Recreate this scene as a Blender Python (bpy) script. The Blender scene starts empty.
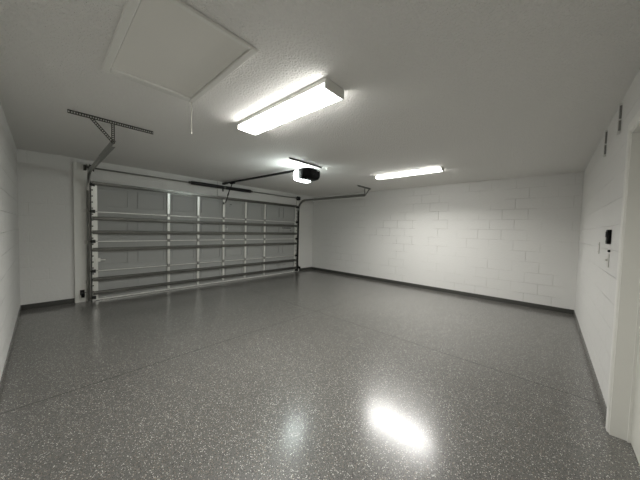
import bpy, bmesh, math, random
from mathutils import Vector, Matrix
random.seed(4)
PI = math.pi
C = bpy.context.scene.collection
W, D, H = 6.50, 6.41, 2.482          # room: x 0..W, y -D..0, z 0..H

# ------------------------------------------------------------------ materials
def newmat(name):
    m = bpy.data.materials.new(name); m.use_nodes = True
    nt = m.node_tree; return m, nt, nt.nodes['Principled BSDF']
def mat(name, col, rough=.5, metal=0, noise=0, nscale=8, spec=.5, bump=0, bscale=60):
    m, nt, b = newmat(name); N = nt.nodes; L = nt.links
    b.inputs['Roughness'].default_value = rough; b.inputs['Metallic'].default_value = metal
    b.inputs['Specular IOR Level'].default_value = spec
    tc = N.new('ShaderNodeTexCoord')
    n = N.new('ShaderNodeTexNoise'); n.inputs['Scale'].default_value = nscale; n.inputs['Detail'].default_value = 4
    L.new(tc.outputs['Object'], n.inputs['Vector'])
    r = N.new('ShaderNodeMix'); r.data_type = 'RGBA'
    r.inputs['A'].default_value = [c*(1-noise) for c in col]+[1]
    r.inputs['B'].default_value = [min(1, c*(1+noise)) for c in col]+[1]
    L.new(n.outputs['Fac'], r.inputs['Factor']); L.new(r.outputs['Result'], b.inputs['Base Color'])
    if bump:
        n2 = N.new('ShaderNodeTexNoise'); n2.inputs['Scale'].default_value = bscale; n2.inputs['Detail'].default_value = 3
        L.new(tc.outputs['Object'], n2.inputs['Vector'])
        bp = N.new('ShaderNodeBump'); bp.inputs['Strength'].default_value = 1; bp.inputs['Distance'].default_value = bump
        L.new(n2.outputs['Fac'], bp.inputs['Height']); L.new(bp.outputs['Normal'], b.inputs['Normal'])
    return m
def math_node(nt, op, a, b=None, c=None):
    n = nt.nodes.new('ShaderNodeMath'); n.operation = op
    for i, v in enumerate((a, b, c)):
        if v is None: continue
        if isinstance(v, (int, float)): n.inputs[i].default_value = v
        else: nt.links.new(v, n.inputs[i])
    return n.outputs[0]

WALL = (.73, .725, .70)
def block_wall(name, axis, off, strength=1.0, seed=0, thr=.43):
    """painted concrete block; axis 0: courses run along x, 1: along y"""
    m, nt, b = newmat(name); N = nt.nodes; L = nt.links
    b.inputs['Roughness'].default_value = .55; b.inputs['Specular IOR Level'].default_value = .3
    g = N.new('ShaderNodeNewGeometry'); s = N.new('ShaderNodeSeparateXYZ'); L.new(g.outputs['Position'], s.inputs[0])
    cb = N.new('ShaderNodeCombineXYZ')
    L.new(math_node(nt, 'ADD', s.outputs[axis], off), cb.inputs[0])
    L.new(math_node(nt, 'ADD', s.outputs[2], .153), cb.inputs[1])
    br = N.new('ShaderNodeTexBrick'); br.inputs['Scale'].default_value = 1
    br.inputs['Brick Width'].default_value = .406; br.inputs['Row Height'].default_value = .203
    br.inputs['Mortar Size'].default_value = .0045; br.inputs['Mortar Smooth'].default_value = .6
    br.offset = .5
    L.new(cb.outputs[0], br.inputs['Vector'])
    n = N.new('ShaderNodeTexNoise'); n.inputs['Scale'].default_value = 1.7; n.inputs['Detail'].default_value = 3
    mp = N.new('ShaderNodeMapping'); mp.inputs['Location'].default_value = (seed*3.1, seed*1.7, 0)
    L.new(g.outputs['Position'], mp.inputs[0]); L.new(mp.outputs[0], n.inputs['Vector'])
    # the paint fills the joints unevenly: groove depth follows a broad noise
    fac = math_node(nt, 'MULTIPLY', math_node(nt, 'SUBTRACT', n.outputs['Fac'], thr), 6.0)
    cl = N.new('ShaderNodeClamp'); L.new(fac, cl.inputs[0])
    groove = math_node(nt, 'MULTIPLY', br.outputs['Fac'], cl.outputs[0])
    f = N.new('ShaderNodeTexNoise'); f.inputs['Scale'].default_value = 28; f.inputs['Detail'].default_value = 5
    L.new(g.outputs['Position'], f.inputs['Vector'])
    h = math_node(nt, 'ADD', math_node(nt, 'MULTIPLY', groove, -1.0), math_node(nt, 'MULTIPLY', f.outputs['Fac'], .55))
    bp = N.new('ShaderNodeBump'); bp.inputs['Strength'].default_value = 1; bp.inputs['Distance'].default_value = .005*strength
    L.new(h, bp.inputs['Height']); L.new(bp.outputs['Normal'], b.inputs['Normal'])
    mx = N.new('ShaderNodeMix'); mx.data_type = 'RGBA'
    mx.inputs['A'].default_value = (*WALL, 1); mx.inputs['B'].default_value = (.60, .59, .53, 1)
    L.new(math_node(nt, 'MULTIPLY', groove, .22*min(strength, 1.0) if strength < 1.5 else .03), mx.inputs['Factor'])
    L.new(mx.outputs['Result'], b.inputs['Base Color'])
    return m
M = {}
M['wall_left'] = block_wall('painted_block_left', 1, 0, 2.6, 1, .30)
M['wall_back'] = block_wall('painted_block_back', 0, .1, .9, 2, .46)
M['wall_right'] = block_wall('painted_block_right', 1, 5.30, 1.0, 3)
M['wall_front'] = block_wall('painted_block_front', 0, .3, 1.6, 4, .36)
M['paint'] = mat('white_wall_paint', WALL, .5, noise=.02)
M['trim_paint'] = mat('white_trim_paint', (.78, .775, .73), .4, noise=.02)
M['door_paint'] = mat('interior_door_paint', (.68, .675, .62), .4, noise=.02)
# ceiling with sprayed knock-down texture
def ceil_mat():
    m, nt, b = newmat('textured_ceiling'); N = nt.nodes; L = nt.links
    b.inputs['Roughness'].default_value = .9; b.inputs['Specular IOR Level'].default_value = .1
    b.inputs['Base Color'].default_value = (.88, .87, .835, 1)
    tc = N.new('ShaderNodeTexCoord')
    n = N.new('ShaderNodeTexNoise'); n.inputs['Scale'].default_value = 66; n.inputs['Detail'].default_value = 2.5; n.inputs['Distortion'].default_value = .6
    L.new(tc.outputs['Object'], n.inputs['Vector'])
    r = N.new('ShaderNodeValToRGB'); r.color_ramp.elements[0].position = .42; r.color_ramp.elements[1].position = .62
    L.new(n.outputs['Fac'], r.inputs['Fac'])
    bp = N.new('ShaderNodeBump'); bp.inputs['Strength'].default_value = .9; bp.inputs['Distance'].default_value = .006
    L.new(r.outputs['Color'], bp.inputs['Height']); L.new(bp.outputs['Normal'], b.inputs['Normal'])
    return m
M['ceiling'] = ceil_mat()
# epoxy floor with colour flakes and two saw-cut joints
def floor_mat(name, joints=True):
    m, nt, b = newmat(name); N = nt.nodes; L = nt.links
    g = N.new('ShaderNodeNewGeometry')
    n = N.new('ShaderNodeTexNoise'); n.inputs['Scale'].default_value = .9; n.inputs['Detail'].default_value = 3
    L.new(g.outputs['Position'], n.inputs['Vector'])
    base = N.new('ShaderNodeMix'); base.data_type = 'RGBA'
    base.inputs['A'].default_value = (.092, .090, .084, 1); base.inputs['B'].default_value = (.122, .120, .112, 1)
    L.new(n.outputs['Fac'], base.inputs['Factor'])
    cur = base.outputs['Result']
    def flakes(scale, rad, lo, hi, col, cur, seed):
        mp = N.new('ShaderNodeMapping'); mp.inputs['Location'].default_value = (seed, seed*.7, 0)
        wv = N.new('ShaderNodeTexNoise'); wv.inputs['Scale'].default_value = 240; L.new(g.outputs['Position'], wv.inputs['Vector'])
        vm = N.new('ShaderNodeVectorMath'); vm.operation = 'SCALE'; vm.inputs['Scale'].default_value = .006; L.new(wv.outputs['Color'], vm.inputs[0])
        va = N.new('ShaderNodeVectorMath'); L.new(vm.outputs[0], va.inputs[0]); L.new(g.outputs['Position'], va.inputs[1])
        L.new(va.outputs[0], mp.inputs[0])
        v = N.new('ShaderNodeTexVoronoi'); v.inputs['Scale'].default_value = scale
        L.new(mp.outputs[0], v.inputs['Vector'])
        sc = N.new('ShaderNodeSeparateColor'); L.new(v.outputs['Color'], sc.inputs[0])
        d = math_node(nt, 'LESS_THAN', v.outputs['Distance'], rad)
        a = math_node(nt, 'GREATER_THAN', sc.outputs[0], lo); c = math_node(nt, 'LESS_THAN', sc.outputs[0], hi)
        f = math_node(nt, 'MULTIPLY', d, math_node(nt, 'MULTIPLY', a, c))
        mx = N.new('ShaderNodeMix'); mx.data_type = 'RGBA'; mx.inputs['B'].default_value = (*col, 1)
        L.new(cur, mx.inputs['A']); L.new(f, mx.inputs['Factor'])
        return mx.outputs['Result']
    cur = flakes(230, .5, .0, .25, (.19, .185, .172), cur, 0)
    cur = flakes(190, .50, .0, .22, (.030, .029, .027), cur, 3)
    cur = flakes(170, .5, .0, .10, (.26, .22, .17), cur, 7)
    cur = flakes(190, .5, .0, .07, (.58, .58, .53), cur, 11)
    cur = flakes(120, .34, .0, .065, (.70, .70, .64), cur, 17)
    if joints:
        s = N.new('ShaderNodeSeparateXYZ'); L.new(g.outputs['Position'], s.inputs[0])
        wn = N.new('ShaderNodeTexNoise'); wn.inputs['Scale'].default_value = 1.2; L.new(g.outputs['Position'], wn.inputs['Vector'])
        wob = math_node(nt, 'MULTIPLY', math_node(nt, 'SUBTRACT', wn.outputs['Fac'], .5), .012)
        jx = math_node(nt, 'LESS_THAN', math_node(nt, 'ABSOLUTE', math_node(nt, 'ADD', math_node(nt, 'SUBTRACT', s.outputs[0], 3.32), wob)), .0065)
        jy = math_node(nt, 'LESS_THAN', math_node(nt, 'ABSOLUTE', math_node(nt, 'ADD', math_node(nt, 'ADD', s.outputs[1], 3.185), wob)), .0055)
        j = math_node(nt, 'MAXIMUM', jx, jy)
        mx = N.new('ShaderNodeMix'); mx.data_type = 'RGBA'; mx.inputs['B'].default_value = (.028, .027, .025, 1)
        L.new(cur, mx.inputs['A']); L.new(j, mx.inputs['Factor']); cur = mx.outputs['Result']
    L.new(cur, b.inputs['Base Color'])
    b.inputs['Roughness'].default_value = .30
    b.inputs['IOR'].default_value = 1.5
    b.inputs['Coat Weight'].default_value = 1.0; b.inputs['Coat Roughness'].default_value = .13
    cn = N.new('ShaderNodeTexVoronoi'); cn.inputs['Scale'].default_value = 130; L.new(g.outputs['Position'], cn.inputs['Vector'])
    cs_ = N.new('ShaderNodeSeparateColor'); L.new(cn.outputs['Color'], cs_.inputs[0])
    L.new(math_node(nt, 'MULTIPLY_ADD', cs_.outputs[0], .14, .06), b.inputs['Coat Roughness'])
    L.new(math_node(nt, 'MULTIPLY_ADD', cs_.outputs[1], .5, .5), b.inputs['Coat Weight'])
    b2 = N.new('ShaderNodeTexNoise'); b2.inputs['Scale'].default_value = 95; b2.inputs['Detail'].default_value = 2
    L.new(g.outputs['Position'], b2.inputs['Vector'])
    bp = N.new('ShaderNodeBump'); bp.inputs['Strength'].default_value = 1; bp.inputs['Distance'].default_value = .0006
    L.new(b2.outputs['Fac'], bp.inputs['Height']); L.new(bp.outputs['Normal'], b.inputs['Normal']); L.new(bp.outputs['Normal'], b.inputs['Coat Normal'])
    return m
M['floor'] = floor_mat('flake_epoxy_floor')
M['cove_flake'] = floor_mat('flake_epoxy_cove', False)
M['cove'] = mat('shaded_epoxy_cove', (.058, .058, .052), .3, noise=.25, nscale=40)
M['skin'] = mat('garage_door_skin', (.38, .385, .37), .45, noise=.03, nscale=3)
M['galv'] = mat('galvanised_steel', (.36, .36, .34), .32, 1.0, noise=.12, nscale=14)
M['strut'] = mat('shaded_galvanised_strut', (.16, .16, .148), .33, 1.0, noise=.25, nscale=5)  # colour darkened for the dim floor that the struts reflect
M['galv_dark'] = mat('dull_galvanised_steel', (.11, .11, .10), .42, .9, noise=.15, nscale=12)
M['stile'] = mat('bright_galvanised_steel', (.80, .80, .76), .35, .6, noise=.08, nscale=14)
M['shade'] = mat('bracket_side_shade', (.22, .22, .205), .7)
M['slot'] = mat('dark_gap', (.02, .02, .02), .8)
M['black'] = mat('black_plastic', (.0015, .0015, .0017), .5, spec=.12, noise=.1)
M['black_steel'] = mat('black_painted_steel', (.004, .004, .004), .5, 0, noise=.2)
M['housing'] = mat('white_enamel_housing', (.72, .72, .68), .4, noise=.02)
M['white_plastic'] = mat('white_plastic', (.72, .71, .66), .35, noise=.02)
M['plate'] = mat('light_grey_plate', (.66, .65, .61), .4, noise=.02)
M['rubber'] = mat('black_rubber', (.02, .02, .02), .7)
M['cord'] = mat('white_cord', (.8, .78, .70), .7, noise=.05)
M['ink'] = mat('printed_ink', (.05, .05, .05), .6)
M['paper'] = mat('sticker_paper', (.58, .585, .55), .5)
M['hatch'] = mat('hatch_panel_paint', (.76, .75, .70), .8, noise=.03, nscale=3, bump=.0006, bscale=40)
def emit(name, col, s):
    m, nt, b = newmat(name)
    b.inputs['Base Color'].default_value = (.8, .8, .78, 1); b.inputs['Roughness'].default_value = .4
    b.inputs['Emission Color'].default_value = (*col, 1); b.inputs['Emission Strength'].default_value = s
    return m
M['lens'] = emit('lit_acrylic_lens', (1, .985, .945), 5.0)
M['lens_cool'] = emit('lit_opener_lens', (.90, 1.0, .98), 8.5)

# ------------------------------------------------------------------ mesh helpers
def box(bm, x0, x1, y0, y1, z0, z1, mi=0, bev=0):
    vs = [bm.verts.new((x, y, z)) for z in (z0, z1) for y in (y0, y1) for x in (x0, x1)]
    fs = [bm.faces.new([vs[i] for i in f]) for f in ((0,2,3,1),(4,5,7,6),(0,1,5,4),(2,6,7,3),(0,4,6,2),(1,3,7,5))]
    for f in fs: f.material_index = mi
    if bev:
        es = set(e for f in fs for e in f.edges)
        r = bmesh.ops.bevel(bm, geom=list(es), offset=bev, segments=3, affect='EDGES', profile=.5)
        for f in r['faces']: f.material_index = mi
    return vs
def bar(bm, A, B, side, w, t, mi=0):
    """box from A to B; w across 'side', t across the third axis"""
    A, B = Vector(A), Vector(B); d = (B-A).normalized(); s = Vector(side); s = (s - d*s.dot(d)).normalized(); u = d.cross(s)
    vs = []
    for P in (A, B):
        for a, b in ((-1,-1),(1,-1),(1,1),(-1,1)): vs.append(bm.verts.new(P + s*a*w/2 + u*b*t/2))
    for f in ((3,2,1,0),(4,5,6,7),(0,1,5,4),(1,2,6,5),(2,3,7,6),(3,0,4,7)):
        bm.faces.new([vs[i] for i in f]).material_index = mi
def tube(bm, pts, r, n=12, mi=0, cap=True):
    pts = [Vector(p) for p in pts]; rings = []
    rr = r if isinstance(r, (list, tuple)) else [r]*len(pts)
    ref = Vector((0, 0, 1))
    d0 = (pts[1]-pts[0]).normalized()
    if abs(d0.dot(ref)) > .9: ref = Vector((1, 0, 0))
    for i, p in enumerate(pts):
        d = (pts[min(i+1, len(pts)-1)]-pts[max(i-1, 0)]).normalized()
        s = d.cross(ref).normalized(); u = s.cross(d)
        rings.append([bm.verts.new(p + (s*math.cos(2*PI*k/n)+u*math.sin(2*PI*k/n))*rr[i]) for k in range(n)])
    for a, b in zip(rings, rings[1:]):
        for k in range(n):
            f = bm.faces.new((a[k], a[(k+1) % n], b[(k+1) % n], b[k])); f.smooth = True; f.material_index = mi
    if cap:
        bm.faces.new(rings[0][::-1]).material_index = mi; bm.faces.new(rings[-1]).material_index = mi
def sweep(bm, prof, path, X=Vector((1, 0, 0)), mi=0):
    """closed profile [(a,b)]: a along X, b along the in-plane normal"""
    path = [Vector(p) for p in path]; rings = []
    for i, p in enumerate(path):
        d = (path[min(i+1, len(path)-1)]-path[max(i-1, 0)]).normalized(); nrm = X.cross(d).normalized()
        rings.append([bm.verts.new(p + X*a + nrm*b) for a, b in prof])
    n = len(prof)
    for a, b in zip(rings, rings[1:]):
        for k in range(n): bm.faces.new((a[k], a[(k+1) % n], b[(k+1) % n], b[k])).material_index = mi
    bm.faces.new(rings[0][::-1]); bm.faces.new(rings[-1])
def punched(bm, A, B, side, w, t, pitch=.020):
    """punched steel strip: two edge rails with cross bars, real slots between"""
    A, B = Vector(A), Vector(B); d = (B-A).normalized(); s = Vector(side); s = (s-d*s.dot(d)).normalized(); L = (B-A).length
    for k in (-1, 1): bar(bm, A+s*k*w*.36, B+s*k*w*.36, side, w*.28, t)
    n = max(2, round(L/pitch))
    for i in range(n+1):
        c = A + d*(L*i/n); h = pitch*.22
        a = max(0, (c-A).length-h); b = min(L, (c-A).length+h)
        bar(bm, A+d*a, A+d*b, side, w*.46, t)
def obj(name, bm, mats, parent=None, at=None, bevel=0):
    root = parent
    while root is not None and root.parent: root = root.parent
    o_loc = root.location.copy() if root is not None else (Vector(at) if at else Vector((0, 0, 0)))
    bmesh.ops.recalc_face_normals(bm, faces=bm.faces)
    bmesh.ops.translate(bm, verts=bm.verts, vec=-o_loc)
    me = bpy.data.meshes.new(name); bm.to_mesh(me); bm.free()
    for m in (mats if isinstance(mats, (list, tuple)) else [mats]): me.materials.append(m)
    o = bpy.data.objects.new(name, me); C.objects.link(o)
    if parent is not None: o.parent = parent
    else: o.location = o_loc
    if bevel:
        md = o.modifiers.new('bevel', 'BEVEL'); md.width = bevel; md.segments = 2; md.limit_method = 'ANGLE'
    return o
def thing(name, label, cat, loc=(0, 0, 0), group=None):
    o = bpy.data.objects.new(name, None); C.objects.link(o); o.location = loc; o.empty_display_size = .1
    o['label'] = label; o['category'] = cat
    if group: o['group'] = group
    return o
def tag(o, label, cat, group=None):
    o['label'] = label; o['category'] = cat
    if group: o['group'] = group
    return o
def struct(name, bm, m, parent=None, at=None, bevel=0):
    o = obj(name, bm, m, parent, at, bevel)
    o['kind'] = 'structure'
    return o
BM = bmesh.new
def boxes(lst, bev=0):
    bm = BM()
    for b in lst: box(bm, *b, bev=bev)
    return bm

# ------------------------------------------------------------------ room shell
T = .15
struct('floor', boxes([(-T, W+T, -D-1.2, T, -.1, 0)]), M['floor'])
struct('ceiling', boxes([(-T, W+T, -D-T, T, H, H+.1)]), M['ceiling'])
struct('wall_left', boxes([(-T, 0, -D-T, T, 0, H)]), M['wall_left'])
struct('wall_right', boxes([(W, W+T, -D-T, T, 0, H)]), M['wall_right'])
struct('wall_back', boxes([(0, W, 0, T, 0, H)]), M['wall_back'])
DX0, DX1, DZ = 1.985, 2.905, 2.085        # doorway in the near wall
struct('wall_front', boxes([(0, DX0, -D-T, -D, 0, H), (DX1, W, -D-T, -D, 0, H), (DX0, DX1, -D-T, -D, DZ, H)]), M['wall_front'])
CH, CT = .082, .009                     # floor coating carried up the foot of the walls
def cove(name, prof_boxes):
    struct(name, boxes(prof_boxes), M['cove_flake'] if name in ('baseboard_left', 'baseboard_front') else M['cove'], bevel=.003)  # same coating; shade on back and right walls is put into the colour
cove('baseboard_left', [(0, CT, -D, 0, 0, CH)])
cove('baseboard_right', [(W-CT, W, -D, 0, 0, CH)])
cove('baseboard_back', [(CT, .605, -CT, 0, 0, CH), (5.865, W-CT, -CT, 0, 0, CH)])
cove('baseboard_front', [(CT, DX0-.05, -D, -D+CT, 0, CH), (DX1+.05, W-CT, -D, -D+CT, 0, CH)])
# doorway: jamb lining, casing, slab
bm = BM()
box(bm, DX1-.018, DX1+.001, -D-T, -D+.012, 0, DZ); box(bm, DX0, DX0+.018, -D-T, -D+.012, 0, DZ)
box(bm, DX0, DX1, -D-T, -D+.012, DZ-.018, DZ)
jl = struct('trim_1', bm, M['trim_paint'])
bm = BM()
P = .024
box(bm, DX1-.004, DX1+.046, -D, -D+P, 0, DZ+.06, bev=.011); box(bm, DX0-.046, DX0+.004, -D, -D+P, 0, DZ+.06, bev=.011)
box(bm, DX0+.004, DX1-.004, -D, -D+P, DZ-.004, DZ+.06, bev=.011)
struct('trim_2', bm, M['trim_paint'])
bm = BM(); box(bm, DX0+.02, DX1-.02, -D-.125, -D-.082, .006, DZ-.02)
d1 = struct('door_1', bm, M['door_paint'])
bm = BM(); tube(bm, [(DX0+.09, -D-.082, .96), (DX0+.09, -D-.045, .96), (DX0+.09, -D-.035, .96), (DX0+.09, -D-.018, .96)], [.028, .012, .028, .024], 16)
struct('door_handle', bm, M['galv'], d1)
bm = BM(); box(bm, DX1-.030, DX1-.018, -D-.082, -D-.068, 0, DZ-.018); box(bm, DX0+.018, DX0+.030, -D-.082, -D-.068, 0, DZ-.018)
struct('trim_3', bm, M['trim_paint'])
# wooden pads the door tracks are screwed to
struct('trim_4', boxes([(.607, .815, -.038, 0, 0, H-.075)]), M['trim_paint'], bevel=.004)
struct('trim_5', boxes([(5.70, 5.865, -.038, 0, 0, H-.075)]), M['trim_paint'], bevel=.004)
struct('trim_6', boxes([(3.115, 3.375, -.03, 0, 2.14, H-.004)]), M['paint'], bevel=.003)

# ------------------------------------------------------------------ garage door
X0, X1 = .825, 5.69
door = thing('garage_door', 'closed sectional overhead garage door, grey steel panels with galvanised stiles and struts', 'garage door', (3.2575, -.03, 0))
SH = .528
YF = -.042                                # face plane of the panels; frame lips stand proud of it
gaps = [X0 + (X1-X0)*k/8 for k in range(9)]
def section(k):
    z0 = .012 + k*SH; z1 = z0+SH-.004
    bm = BM()
    box(bm, X0, X1, YF+.006, -.004, z0, z1)
    # folded rails along the top and bottom edges
    box(bm, X0, X1, YF-.012, YF+.006, z0, z0+.020)
    # embossed panels: a raised rim with a raised field inside
    for j in range(8):
        a, b = gaps[j]+.075, gaps[j+1]-.075; c, d = z0+.10, z1-.11
        w = .012
        for q in ((a, b, c, c+w), (a, b, d-w, d), (a, a+w, c+w, d-w), (b-w, b, c+w, d-w)):
            box(bm, q[0], q[1], YF-.007, YF+.006, q[2], q[3])
    s = obj('door_section', bm, M['skin'], door)
    bm = BM(); box(bm, X0+.085, X1-.085, YF-.030, YF+.004, z1-.011, z1+.003); obj('edge_rail', bm, M['stile'], s)
    for j in (2, 3, 4, 5, 6):                # centre stiles
        x = gaps[j]; bm = BM(); w = .023
        box(bm, x-w, x+w, YF-.030, YF-.028+.004, z0+.03, z1-.024)
        box(bm, x-w, x-w+.003, YF-.028, YF+.006, z0+.03, z1-.024); box(bm, x+w-.003, x+w, YF-.028, YF+.006, z0+.03, z1-.024)
        obj('stile', bm, M['stile'], s)
    for x, sg in ((X0, 1), (X1, -1)):        # punched end stiles
        bm = BM(); w = .082
        a, b = sorted((x, x+sg*w)); box(bm, a, b, YF-.032, YF+.004, z0+.004, z1-.004)
        n = 5
        for i in range(n):
            zc = z0 + (i+.5)*SH/n
            a, b = sorted((x+sg*.003, x+sg*.024)); box(bm, a, b, YF-.0335, YF-.030, zc-.012, zc+.010, mi=1)
        obj('end_stile', bm, [M['stile'], M['slot']], s)
    # hinges on the joint above and the rollers at both ends
    for x in ([gaps[j] for j in (2, 3, 4, 5, 6)] if k < 3 else []):
        bm = BM(); box(bm, x-.022, x+.022, YF-.036, YF-.029, z1-.035, z1+.022)
        tube(bm, [(x-.028, YF-.040, z1+.004), (x+.028, YF-.040, z1+.004)], .009, 8)
        obj('hinge', bm, M['galv'], s)
    zs = [z1] if k else [z0+.05, z1]
    for zc in zs:
        for x, sg in ((X0, 1), (X1, -1)):
            zz = min(zc, 2.06)
            bm = BM(); a, b = sorted((x-sg*.004, x+sg*.05)); box(bm, a, b, YF-.052, YF-.033, zz-.028, zz+.028, mi=0)
            tube(bm, [(x+sg*.045, YF-.047, zz), (x-sg*.046, YF-.047, zz)], .006, 8)
            tube(bm, [(x-sg*.026, YF-.047, zz), (x-sg*.046, YF-.047, zz)], .022, 14)
            obj('roller', bm, M['black_steel'], s)
    return s
secs = [section(k) for k in range(4)]
def strut(k, zc, d=.052):
    t = .003; y = YF-.034
    hat = [(0, .034), (0, .017), (-d, .012), (-d, -.012), (0, -.017), (0, -.034), (-t, -.034), (-t, -.017-t), (-d-t, -.012-t), (-d-t, .012+t), (-t, .017+t), (-t, .034)]
    bm = BM()
    rings = [[bm.verts.new((x, y+a, zc+b)) for a, b in hat] for x in (X0+.01, X1-.01)]
    n = len(hat)
    for i in range(n): bm.faces.new((rings[0][i], rings[0][(i+1) % n], rings[1][(i+1) % n], rings[1][i]))
    bm.faces.new(rings[0]); bm.faces.new(rings[1][::-1])
    obj('strut', bm, M['strut'], secs[k])
for k, z in ((0, .14), (0, .385), (1, .915), (2, 1.225), (2, 1.47), (3, 2.085)): strut(k, z)
bm = BM(); box(bm, X0, X1, YF-.034, YF+.002, .006, .030); obj('bottom_retainer', bm, M['stile'], door)
bm = BM(); box(bm, X0, X1, YF-.030, -.006, .0, .008); obj('bottom_seal', bm, M['rubber'], door)
bm = BM(); box(bm, .875, .94, YF-.050, YF-.036, .70, .765); box(bm, .93, 1.01, YF-.046, YF-.038, .722, .738); tube(bm, [(1.0, YF-.040, .73), (1.0, YF-.066, .73)], .010, 10)
obj('slide_lock', bm, M['stile'], secs[1])
def marks(k, rows, x0, z0, w, h, bg=None):
    bm = BM()
    if bg: box(bm, x0-.01, x0+w+.01, YF+.002, YF+.0055, z0-h*rows*1.7-.005, z0+h+.01, mi=1)
    for r in range(rows):
        x = x0
        while x < x0+w*(1 if r == 0 else .7):
            l = random.uniform(.012, .05); box(bm, x, min(x+l, x0+w), YF+.001, YF+.0025, z0-r*h*1.7, z0-r*h*1.7+h); x += l+.012
    obj('sticker', bm, [M['ink'], M['paper']], secs[k])
marks(2, 1, 5.12, 1.38, .34, .030); marks(2, 2, 5.44, 1.325, .05, .014)
marks(3, 1, 3.43, 1.935, .05, .022); marks(3, 1, 3.42, 1.90, .02, .012); marks(2, 1, 3.335, 1.36, .03, .03, True)
marks(0, 1, 4.93, .275, .36, .007)

# ------------------------------------------------------------------ tracks
def track(x, sg, label):
    """sg=+1: left track (door lies on its +x side)"""
    t = thing('door_track', label, 'garage door track', (x, -.09, 0), 'tracks of the garage door')
    yv, zr, R = -.092, 2.268 if sg < 0 else 2.248, .30
    ye = -2.56 if sg < 0 else -2.47
    path = [(x, yv, .02), (x, yv, 1.0), (x, yv, zr-R)]
    for i in range(1, 11):
        a = PI/2*i/10; path.append((x, yv-R+R*math.cos(a), zr-R+R*math.sin(a)))
    c = [(-.0, -.03), (0, .03), (sg*.030, .03), (sg*.030, .022), (sg*.026, .022), (sg*.026, .026), (sg*.004, .026), (sg*.004, -.026), (sg*.026, -.026), (sg*.026, -.022), (sg*.030, -.022), (sg*.030, -.03)]
    c = [(a-sg*.018, b) for a, b in c]
    bm = BM(); sweep(bm, c, path[:3]); obj('vertical_track', bm, M['galv_dark'], t)
    bm = BM(); sweep(bm, c, path[2:]+[(x, -1.2, zr), (x, ye+.02, zr)]); obj('horizontal_track', bm, M['galv'], t)
    # stiffening angle over the rear half
    bm = BM(); bar(bm, (x-sg*.020, -1.55, zr+.012), (x-sg*.020, ye, zr+.012), (0, 0, 1), .05, .004); bar(bm, (x, -1.55, zr+.036), (x, ye, zr+.036), (1, 0, 0), .036, .004)
    obj('stiffener', bm, M['galv'], t)
    # jamb brackets
    for z in (.35, 1.05, 1.6):
        bm = BM(); box(bm, x-sg*.020-.002, x-sg*.020+.002, -.115, -.0385, z-.03, z+.03)
        a, b = sorted((x-sg*.020, x-sg*.055)); box(bm, a, b, -.043, -.0385, z-.03, z+.03)
        obj('jamb_bracket', bm, M['plate'], t)
    bm = BM()                                # flag bracket at the bend
    xx = x-sg*.022; a, b = xx-.002, xx+.002
    vs = [(-.0385, 2.29), (-.0385, 2.385), (-.15, 2.385), (-.15, 2.29)]
    f0 = [bm.verts.new((a, y, z)) for y, z in vs]; f1 = [bm.verts.new((b, y, z)) for y, z in vs]
    bm.faces.new(f0); bm.faces.new(f1[::-1])
    for i in range(len(vs)): bm.faces.new((f0[i], f0[(i+1) % len(vs)], f1[(i+1) % len(vs)], f1[i]))
    a, b = sorted((xx, xx-sg*.03)); box(bm, a, b, -.043, -.0385, 2.29, 2.385)
    obj('flag_bracket', bm, M['galv_dark'], t)
    return t
tl = track(.785, 1, 'left garage door track of dull galvanised steel, left of the door')
tr = track(5.728, -1, 'right garage door track of dull galvanised steel, bending back towards the white block wall')
def hanger(t, x0, x1, xt, xd, y=-2.5):
    bm = BM(); z = H-.001
    punched(bm, (x0, y, z-.0025), (x1, y, z-.0025), (0, 1, 0), .034, .003)
    punched(bm, (x0, y-.017, z-.020), (x1, y-.017, z-.020), (0, 0, 1), .036, .003)
    obj('ceiling_angle', bm, M['galv_dark'], t)
    for a, b in (((xt, y, H-.03), (xt, y, 2.245)), ((xd, y-.006, H-.03), (xt, y-.006, 2.255))):
        bm = BM(); punched(bm, a, b, (1, 0, 0), .030, .003); obj('hanger_strap', bm, M['galv_dark'], t)
hanger(tl, .425, 1.14, .772, .60)
hanger(tr, 5.40, 5.99, 5.745, 5.95, -2.52)

# ------------------------------------------------------------------ torsion shaft
ZS, YS = 2.338, -.125
ts = thing('torsion_spring_shaft', 'thin steel torsion shaft with black springs along the wall above the garage door', 'garage door spring', (3.25, YS, ZS))
bm = BM(); tube(bm, [(.765, YS, ZS), (5.75, YS, ZS)], .014, 12); obj('shaft', bm, M['galv'], ts)
def spring(a, b):
    bm = BM(); n = int((b-a)/.009); pts = []; rr = []
    for i in range(n*2+1):
        pts.append((a+(b-a)*i/(2*n), YS, ZS)); rr.append(.041 if i % 2 else .038)
    tube(bm, pts, rr, 14)
    obj('spring', bm, M['black_steel'], ts)
spring(2.47, 3.215); spring(3.275, 3.96)
bm = BM()
box(bm, 3.238, 3.252, -.15, -.031, 2.30, 2.375); box(bm, 3.225, 3.265, -.036, -.031, 2.25, 2.39); obj('centre_bracket', bm, M['galv_dark'], ts)
for x in (2.44, 3.985):
    bm = BM(); tube(bm, [(x-.03, YS, ZS), (x-.01, YS, ZS), (x+.03, YS, ZS)], [.018, .026, .024], 14); obj('winding_cone', bm, M['galv_dark'], ts)
for x, sg in ((.835, 1), (5.675, -1)):
    bm = BM(); tube(bm, [(x-.03, YS, ZS), (x-.027, YS, ZS), (x-.026, YS, ZS), (x+.02, YS, ZS), (x+.021, YS, ZS), (x+.025, YS, ZS)], [.062, .062, .050, .050, .062, .062], 24)
    obj('cable_drum', bm, M['black_steel'], ts)
    bm = BM(); tube(bm, [(x-sg*.02, YS-.05, ZS), (x-sg*.01, -.112, .06)], .002, 6); obj('lift_cable', bm, M['black_steel'], ts)

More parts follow.
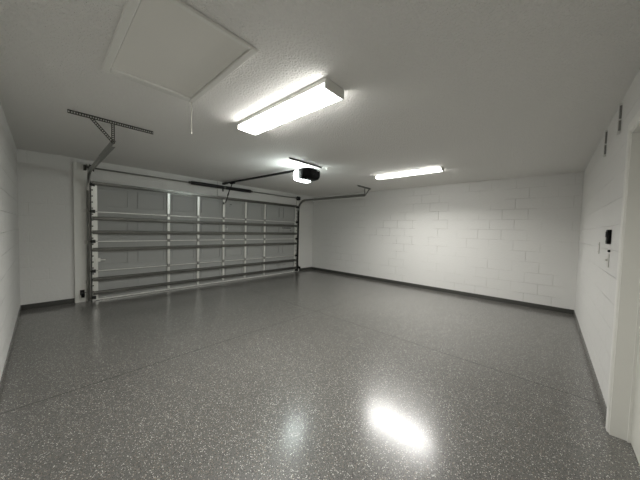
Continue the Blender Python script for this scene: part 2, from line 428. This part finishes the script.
# ------------------------------------------------------------------ opener
XO = 3.255
op = thing('garage_door_opener', 'black ceiling-mounted garage door opener with glowing white light lens and long rail', 'garage door opener', (XO, -2.95, 2.2))
bm = BM()                                   # motor head: rounded shell, ribbed end
def rr_ring(y, hx, z0, z1, r, n=5):
    out = []
    for cx, cz, a0 in ((XO+hx-r, z1-r, 0), (XO-hx+r, z1-r, PI/2), (XO-hx+r, z0+r, PI), (XO+hx-r, z0+r, 3*PI/2)):
        for i in range(n+1):
            a = a0+PI/2*i/n; out.append((cx+r*math.cos(a), y, cz+r*math.sin(a)))
    return out
def loft(bm, rings, mi=0):
    R_ = [[bm.verts.new(p) for p in r] for r in rings]; n = len(R_[0])
    for a, b in zip(R_, R_[1:]):
        for k in range(n):
            f = bm.faces.new((a[k], a[(k+1) % n], b[(k+1) % n], b[k])); f.smooth = True; f.material_index = mi
    bm.faces.new(R_[0][::-1]); bm.faces.new(R_[-1])
loft(bm, [rr_ring(-2.90, .150, 2.205, 2.375, .03), rr_ring(-3.02, .155, 2.20, 2.378, .035), rr_ring(-3.10, .150, 2.205, 2.376, .045), rr_ring(-3.14, .130, 2.22, 2.365, .05), rr_ring(-3.152, .10, 2.24, 2.345, .05)])
for i in range(5): box(bm, XO-.07, XO+.07, -3.158, -3.15, 2.262+i*.016, 2.268+i*.016)
head = obj('motor_head', bm, M['black'], op)
bm = BM(); loft(bm, [rr_ring(-2.905, .156, 2.188, 2.368, .04), rr_ring(-2.82, .154, 2.188, 2.366, .045), rr_ring(-2.78, .140, 2.20, 2.355, .05), rr_ring(-2.765, .11, 2.22, 2.335, .05)])
obj('light_lens', bm, M['lens_cool'], op)
bm = BM(); box(bm, XO+.04, XO+.085, -3.157, -3.145, 2.33, 2.35); obj('indicator_panel', bm, M['plate'], head)
bm = BM(); bar(bm, (XO, -.20, 2.436), (XO, -3.0, 2.388), (1, 0, 0), .030, .026); bar(bm, (XO, -.20, 2.452), (XO, -3.0, 2.404), (1, 0, 0), .052, .005)
obj('rail', bm, M['black_steel'], op)
bm = BM(); box(bm, XO-.03, XO+.03, -.036, -.031, 2.415, 2.46); box(bm, XO-.024, XO-.018, -.235, -.033, 2.415, 2.46); box(bm, XO+.018, XO+.024, -.235, -.033, 2.415, 2.46)
obj('header_bracket', bm, M['black_steel'], op)
bm = BM(); box(bm, XO-.03, XO+.03, -.56, -.40, 2.392, 2.418, bev=.006); obj('trolley', bm, M['black'], op)
bm = BM(); bar(bm, (XO, -.47, 2.40), (XO-.01, -.26, 2.13), (1, 0, 0), .006, .030); bar(bm, (XO+.008, -.30, 2.19), (XO+.008, -.13, 1.955), (1, 0, 0), .006, .030)
obj('door_arm', bm, M['black_steel'], op)
bm = BM(); box(bm, XO-.025, XO+.035, -.15, YF-.034, 1.93, 1.98); obj('door_bracket', bm, M['galv'], op)
bm = BM(); y = -2.975
bar(bm, (2.84, y, H-.0035), (3.585, y, H-.0035), (0, 1, 0), .038, .004); bar(bm, (2.84, y-.017, H-.014), (3.585, y-.017, H-.014), (0, 0, 1), .026, .004)
obj('ceiling_angle', bm, M['black_steel'], op)
for x in (XO-.13, XO+.13):
    bm = BM(); punched(bm, (x, y-.003, H-.03), (x, y-.003, 2.366), (1, 0, 0), .03, .003, .03); obj('hanger_strap', bm, M['black_steel'], op)
# ceiling outlet behind the opener with its plug
ou = thing('ceiling_outlet', 'small white ceiling outlet with plug beside the black door opener', 'outlet', (3.68, -3.05, H))
bm = BM(); box(bm, 3.645, 3.715, -3.105, -2.995, H-.007, H-.001, bev=.002); obj('cover_plate', bm, M['white_plastic'], ou)
bm = BM(); box(bm, 3.668, 3.692, -3.04, -3.01, H-.035, H-.007, bev=.004); obj('plug', bm, M['white_plastic'], ou)

# ------------------------------------------------------------------ ceiling lights
LSPREAD, LEN = 150, 9
def lamp(label, cx, y0, y1, w=.109, dp=0.0, en=1.0):
    t = thing('ceiling_light', label, 'ceiling light', (cx, (y0+y1)/2, H), 'fluorescent wraparound ceiling lights')
    bm = BM(); box(bm, cx-w+.006, cx+w-.006, y0+.004, y1-.004, H-.026, H-.001)
    box(bm, cx-w, cx-w+.006, y0+.004, y1-.004, H-.038+dp, H-.002); box(bm, cx+w-.006, cx+w, y0+.004, y1-.004, H-.038+dp, H-.002)
    obj('housing', bm, M['housing'], t)
    bm = BM()
    prof = [(-w+.002, -.038+dp), (-w+.002, -.068+dp), (-w+.004, -.072+dp), (-w+.010, -.074+dp), (w-.010, -.074+dp), (w-.004, -.072+dp), (w-.002, -.068+dp), (w-.002, -.038+dp)]
    sweep(bm, prof, [(cx, y0+.012, H), (cx, y1-.012, H)])
    # sweep uses X x dir as normal; flip into place if it came out above the ceiling
    if max(v.co.z for v in bm.verts) > H+.01:
        for v in bm.verts: v.co.z = 2*H-v.co.z
    obj('lens', bm, M['lens'], t)
    for a, b in ((y0-.002, y0+.012), (y1-.012, y1+.002)):
        bm = BM(); vs = [(-w-.001, -.002), (-w-.001, -.071+dp), (-w+.004, -.076+dp), (w-.004, -.076+dp), (w+.001, -.071+dp), (w+.001, -.002)]
        f0 = [bm.verts.new((cx+x, a, H+z)) for x, z in vs]; f1 = [bm.verts.new((cx+x, b, H+z)) for x, z in vs]
        bm.faces.new(f0); bm.faces.new(f1[::-1])
        for i in range(6): bm.faces.new((f0[i], f0[(i+1) % 6], f1[(i+1) % 6], f1[i]))
        obj('end_cap', bm, M['housing'], t)
    # the tubes' downward beam: prismatic lens, little light near the horizontal
    la = bpy.data.lights.new('tube_light', 'AREA'); la.shape = 'RECTANGLE'; la.size = 1.6*w; la.size_y = y1-y0-.04
    la.spread = math.radians(LSPREAD); la.energy = LEN*en; la.color = (1, .985, .95)
    lo = bpy.data.objects.new('tube_light', la); C.objects.link(lo); lo.parent = t; lo.location = (0, 0, -.079+dp)
    return t
lamp('long lit ceiling light near the attic hatch, the one that looks larger', 1.752, -4.775, -3.548)
lamp('slim lit ceiling light close to the white block wall, beyond the door opener', 4.83, -4.635, -3.385, .066, .022, 1.15)

# ------------------------------------------------------------------ attic hatch
hx0, hx1, hy0, hy1 = .541, 1.162, -4.640, -3.632
ha = thing('attic_hatch', 'rectangular white attic hatch in the ceiling with a hanging pull cord', 'attic hatch', ((hx0+hx1)/2, (hy0+hy1)/2, H))
bm = BM(); z0, z1 = H-.022, H-.001; fx, fy = .044, .075
for b in ((hx0, hx0+fx, hy0, hy1), (hx1-fx, hx1, hy0, hy1), (hx0+fx, hx1-fx, hy1-fy, hy1), (hx0+fx, hx1-fx, hy0, hy0+.03)): box(bm, *b, z0, z1)
obj('frame', bm, M['trim_paint'], ha, bevel=.007)
bm = BM(); box(bm, hx0+fx+.004, hx1-fx-.004, hy0+.034, hy1-fy-.004, H-.010, H-.001); obj('panel', bm, M['hatch'], ha)
bm = BM(); cx, cy = 1.158, -3.66
tube(bm, [(cx-.02, cy, H-.014), (cx-.019, cy, H-.10), (cx-.02, cy, 2.20)], .0036, 8); tube(bm, [(cx-.02, cy, 2.20), (cx-.02, cy, 2.196), (cx-.02, cy, 2.182)], [.003, .006, .005], 8)
obj('pull_cord', bm, M['cord'], ha)

# ------------------------------------------------------------------ small things on the near wall
yw = -D
cs = thing('wall_console', 'small black garage door wall button on the near white block wall', 'wall button', (3.485, yw, 1.31))
bm = BM(); box(bm, 3.447, 3.527, yw+.001, yw+.024, 1.315, 1.437, bev=.006); body = obj('body', bm, M['black'], cs)
bm = BM(); box(bm, 3.462, 3.512, yw+.0235, yw+.029, 1.372, 1.420, bev=.003); obj('push_button', bm, M['rubber'], cs)
bm = BM(); box(bm, 3.468, 3.484, yw+.0235, yw+.027, 1.330, 1.346, bev=.002); box(bm, 3.490, 3.506, yw+.0235, yw+.027, 1.330, 1.346, bev=.002); obj('small_button', bm, M['galv_dark'], cs)
bm = BM(); tube(bm, [(3.455, yw+.001, 1.257), (3.455, yw+.012, 1.257), (3.455, yw+.016, 1.257)], [.010, .010, .006], 12)
tag(obj('cable_clip', bm, M['black'], at=(3.455, yw, 1.257)), 'tiny black cable clip just under the black wall button', 'clip')
sw = thing('light_switch', 'white light switch plate below the black wall button', 'light switch', (3.50, yw, 1.12))
bm = BM(); box(bm, 3.465, 3.540, yw+.001, yw+.007, 1.118, 1.232, bev=.002); obj('cover_plate', bm, M['plate'], sw)
bm = BM(); box(bm, 3.498, 3.508, yw+.007, yw+.020, 1.168, 1.186, bev=.002); obj('toggle', bm, M['white_plastic'], sw)
bp_ = thing('blank_plate', 'pale blank wall plate left of the black wall button, at about its height', 'wall plate', (4.10, yw, 1.2))
bm = BM(); box(bm, 4.06, 4.14, yw+.001, yw+.006, 1.20, 1.32, bev=.002); obj('cover_plate', bm, M['plate'], bp_)
for z in (1.222, 1.298):
    bm = BM(); tube(bm, [(4.10, yw+.006, z), (4.10, yw+.0075, z)], .004, 8); obj('screw', bm, M['galv'], bp_)
for x, lab, z0, z1 in ((4.09, 'white upright bracket strip high on the near wall, the one farther from the doorway', 2.19, 2.455), (3.39, 'white upright bracket strip high on the near wall, the one closer to the doorway', 2.215, 2.452)):
    t = thing('wall_bracket', lab, 'bracket', (x, yw, z0), 'bracket strips high on the near wall')
    bm = BM(); box(bm, x, x+.045, yw+.001, yw+.020, z0, z1, bev=.003); obj('strip', bm, M['paint'], t)
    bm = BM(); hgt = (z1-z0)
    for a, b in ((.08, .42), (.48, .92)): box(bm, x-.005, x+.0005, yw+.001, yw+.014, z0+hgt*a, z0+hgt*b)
    obj('dark_gap', bm, M['shade'], t)  # grey bars put in for the shadow gap beside each strip

# ------------------------------------------------------------------ door safety sensors
for x, sg, lab in ((.70, 1, 'black safety sensor low beside the left door track'), (5.80, -1, 'black safety sensor low beside the right door track')):
    t = thing('safety_sensor', lab, 'sensor', (x, -.09, .1), 'safety sensors at the foot of the tracks')
    bm = BM(); box(bm, x-.022, x+.022, -.155, -.085, .10, .165, bev=.008); obj('sensor_body', bm, M['black'], t)
    bm = BM(); tube(bm, [(x+sg*.020, -.12, .135), (x+sg*.026, -.12, .135)], .012, 12); obj('lens', bm, M['galv_dark'], t)
    bm = BM(); box(bm, x-.012, x+.012, -.12, -.0395, .165, .170); box(bm, x-.03, x+.03, -.044, -.0395, .13, .215)
    bar(bm, (x, -.10, .175), (x+sg*.050, -.10, .175), (0, 1, 0), .03, .004)
    obj('mounting_bracket', bm, M['black_steel'], t)

# ------------------------------------------------------------------ camera
cam = bpy.data.cameras.new('camera'); co = bpy.data.objects.new('camera', cam); C.objects.link(co)
fw = Vector((0.7396636, 0.6717065, -0.04133)); rt = Vector((0.6728459, -0.7393351, 0.0257297)); up = Vector((0.0132739, 0.04684, 0.9988142))
R3 = Matrix((rt, up, -fw)).transposed()
co.matrix_world = Matrix.Translation((0.24867, -6.02473, 1.37511)) @ R3.to_4x4()
cam.sensor_width = 36; cam.sensor_fit = 'HORIZONTAL'; cam.lens = 252.08/640*36; cam.clip_start = .02
bpy.context.scene.camera = co
w = bpy.data.worlds.new('world'); bpy.context.scene.world = w; w.use_nodes = True
w.node_tree.nodes['Background'].inputs[0].default_value = (0, 0, 0, 1)
vs = bpy.context.scene.view_settings
vs.view_transform = 'Standard'; vs.look = 'None'; vs.gamma = 1; vs.use_curve_mapping = False; vs.exposure = 2.15
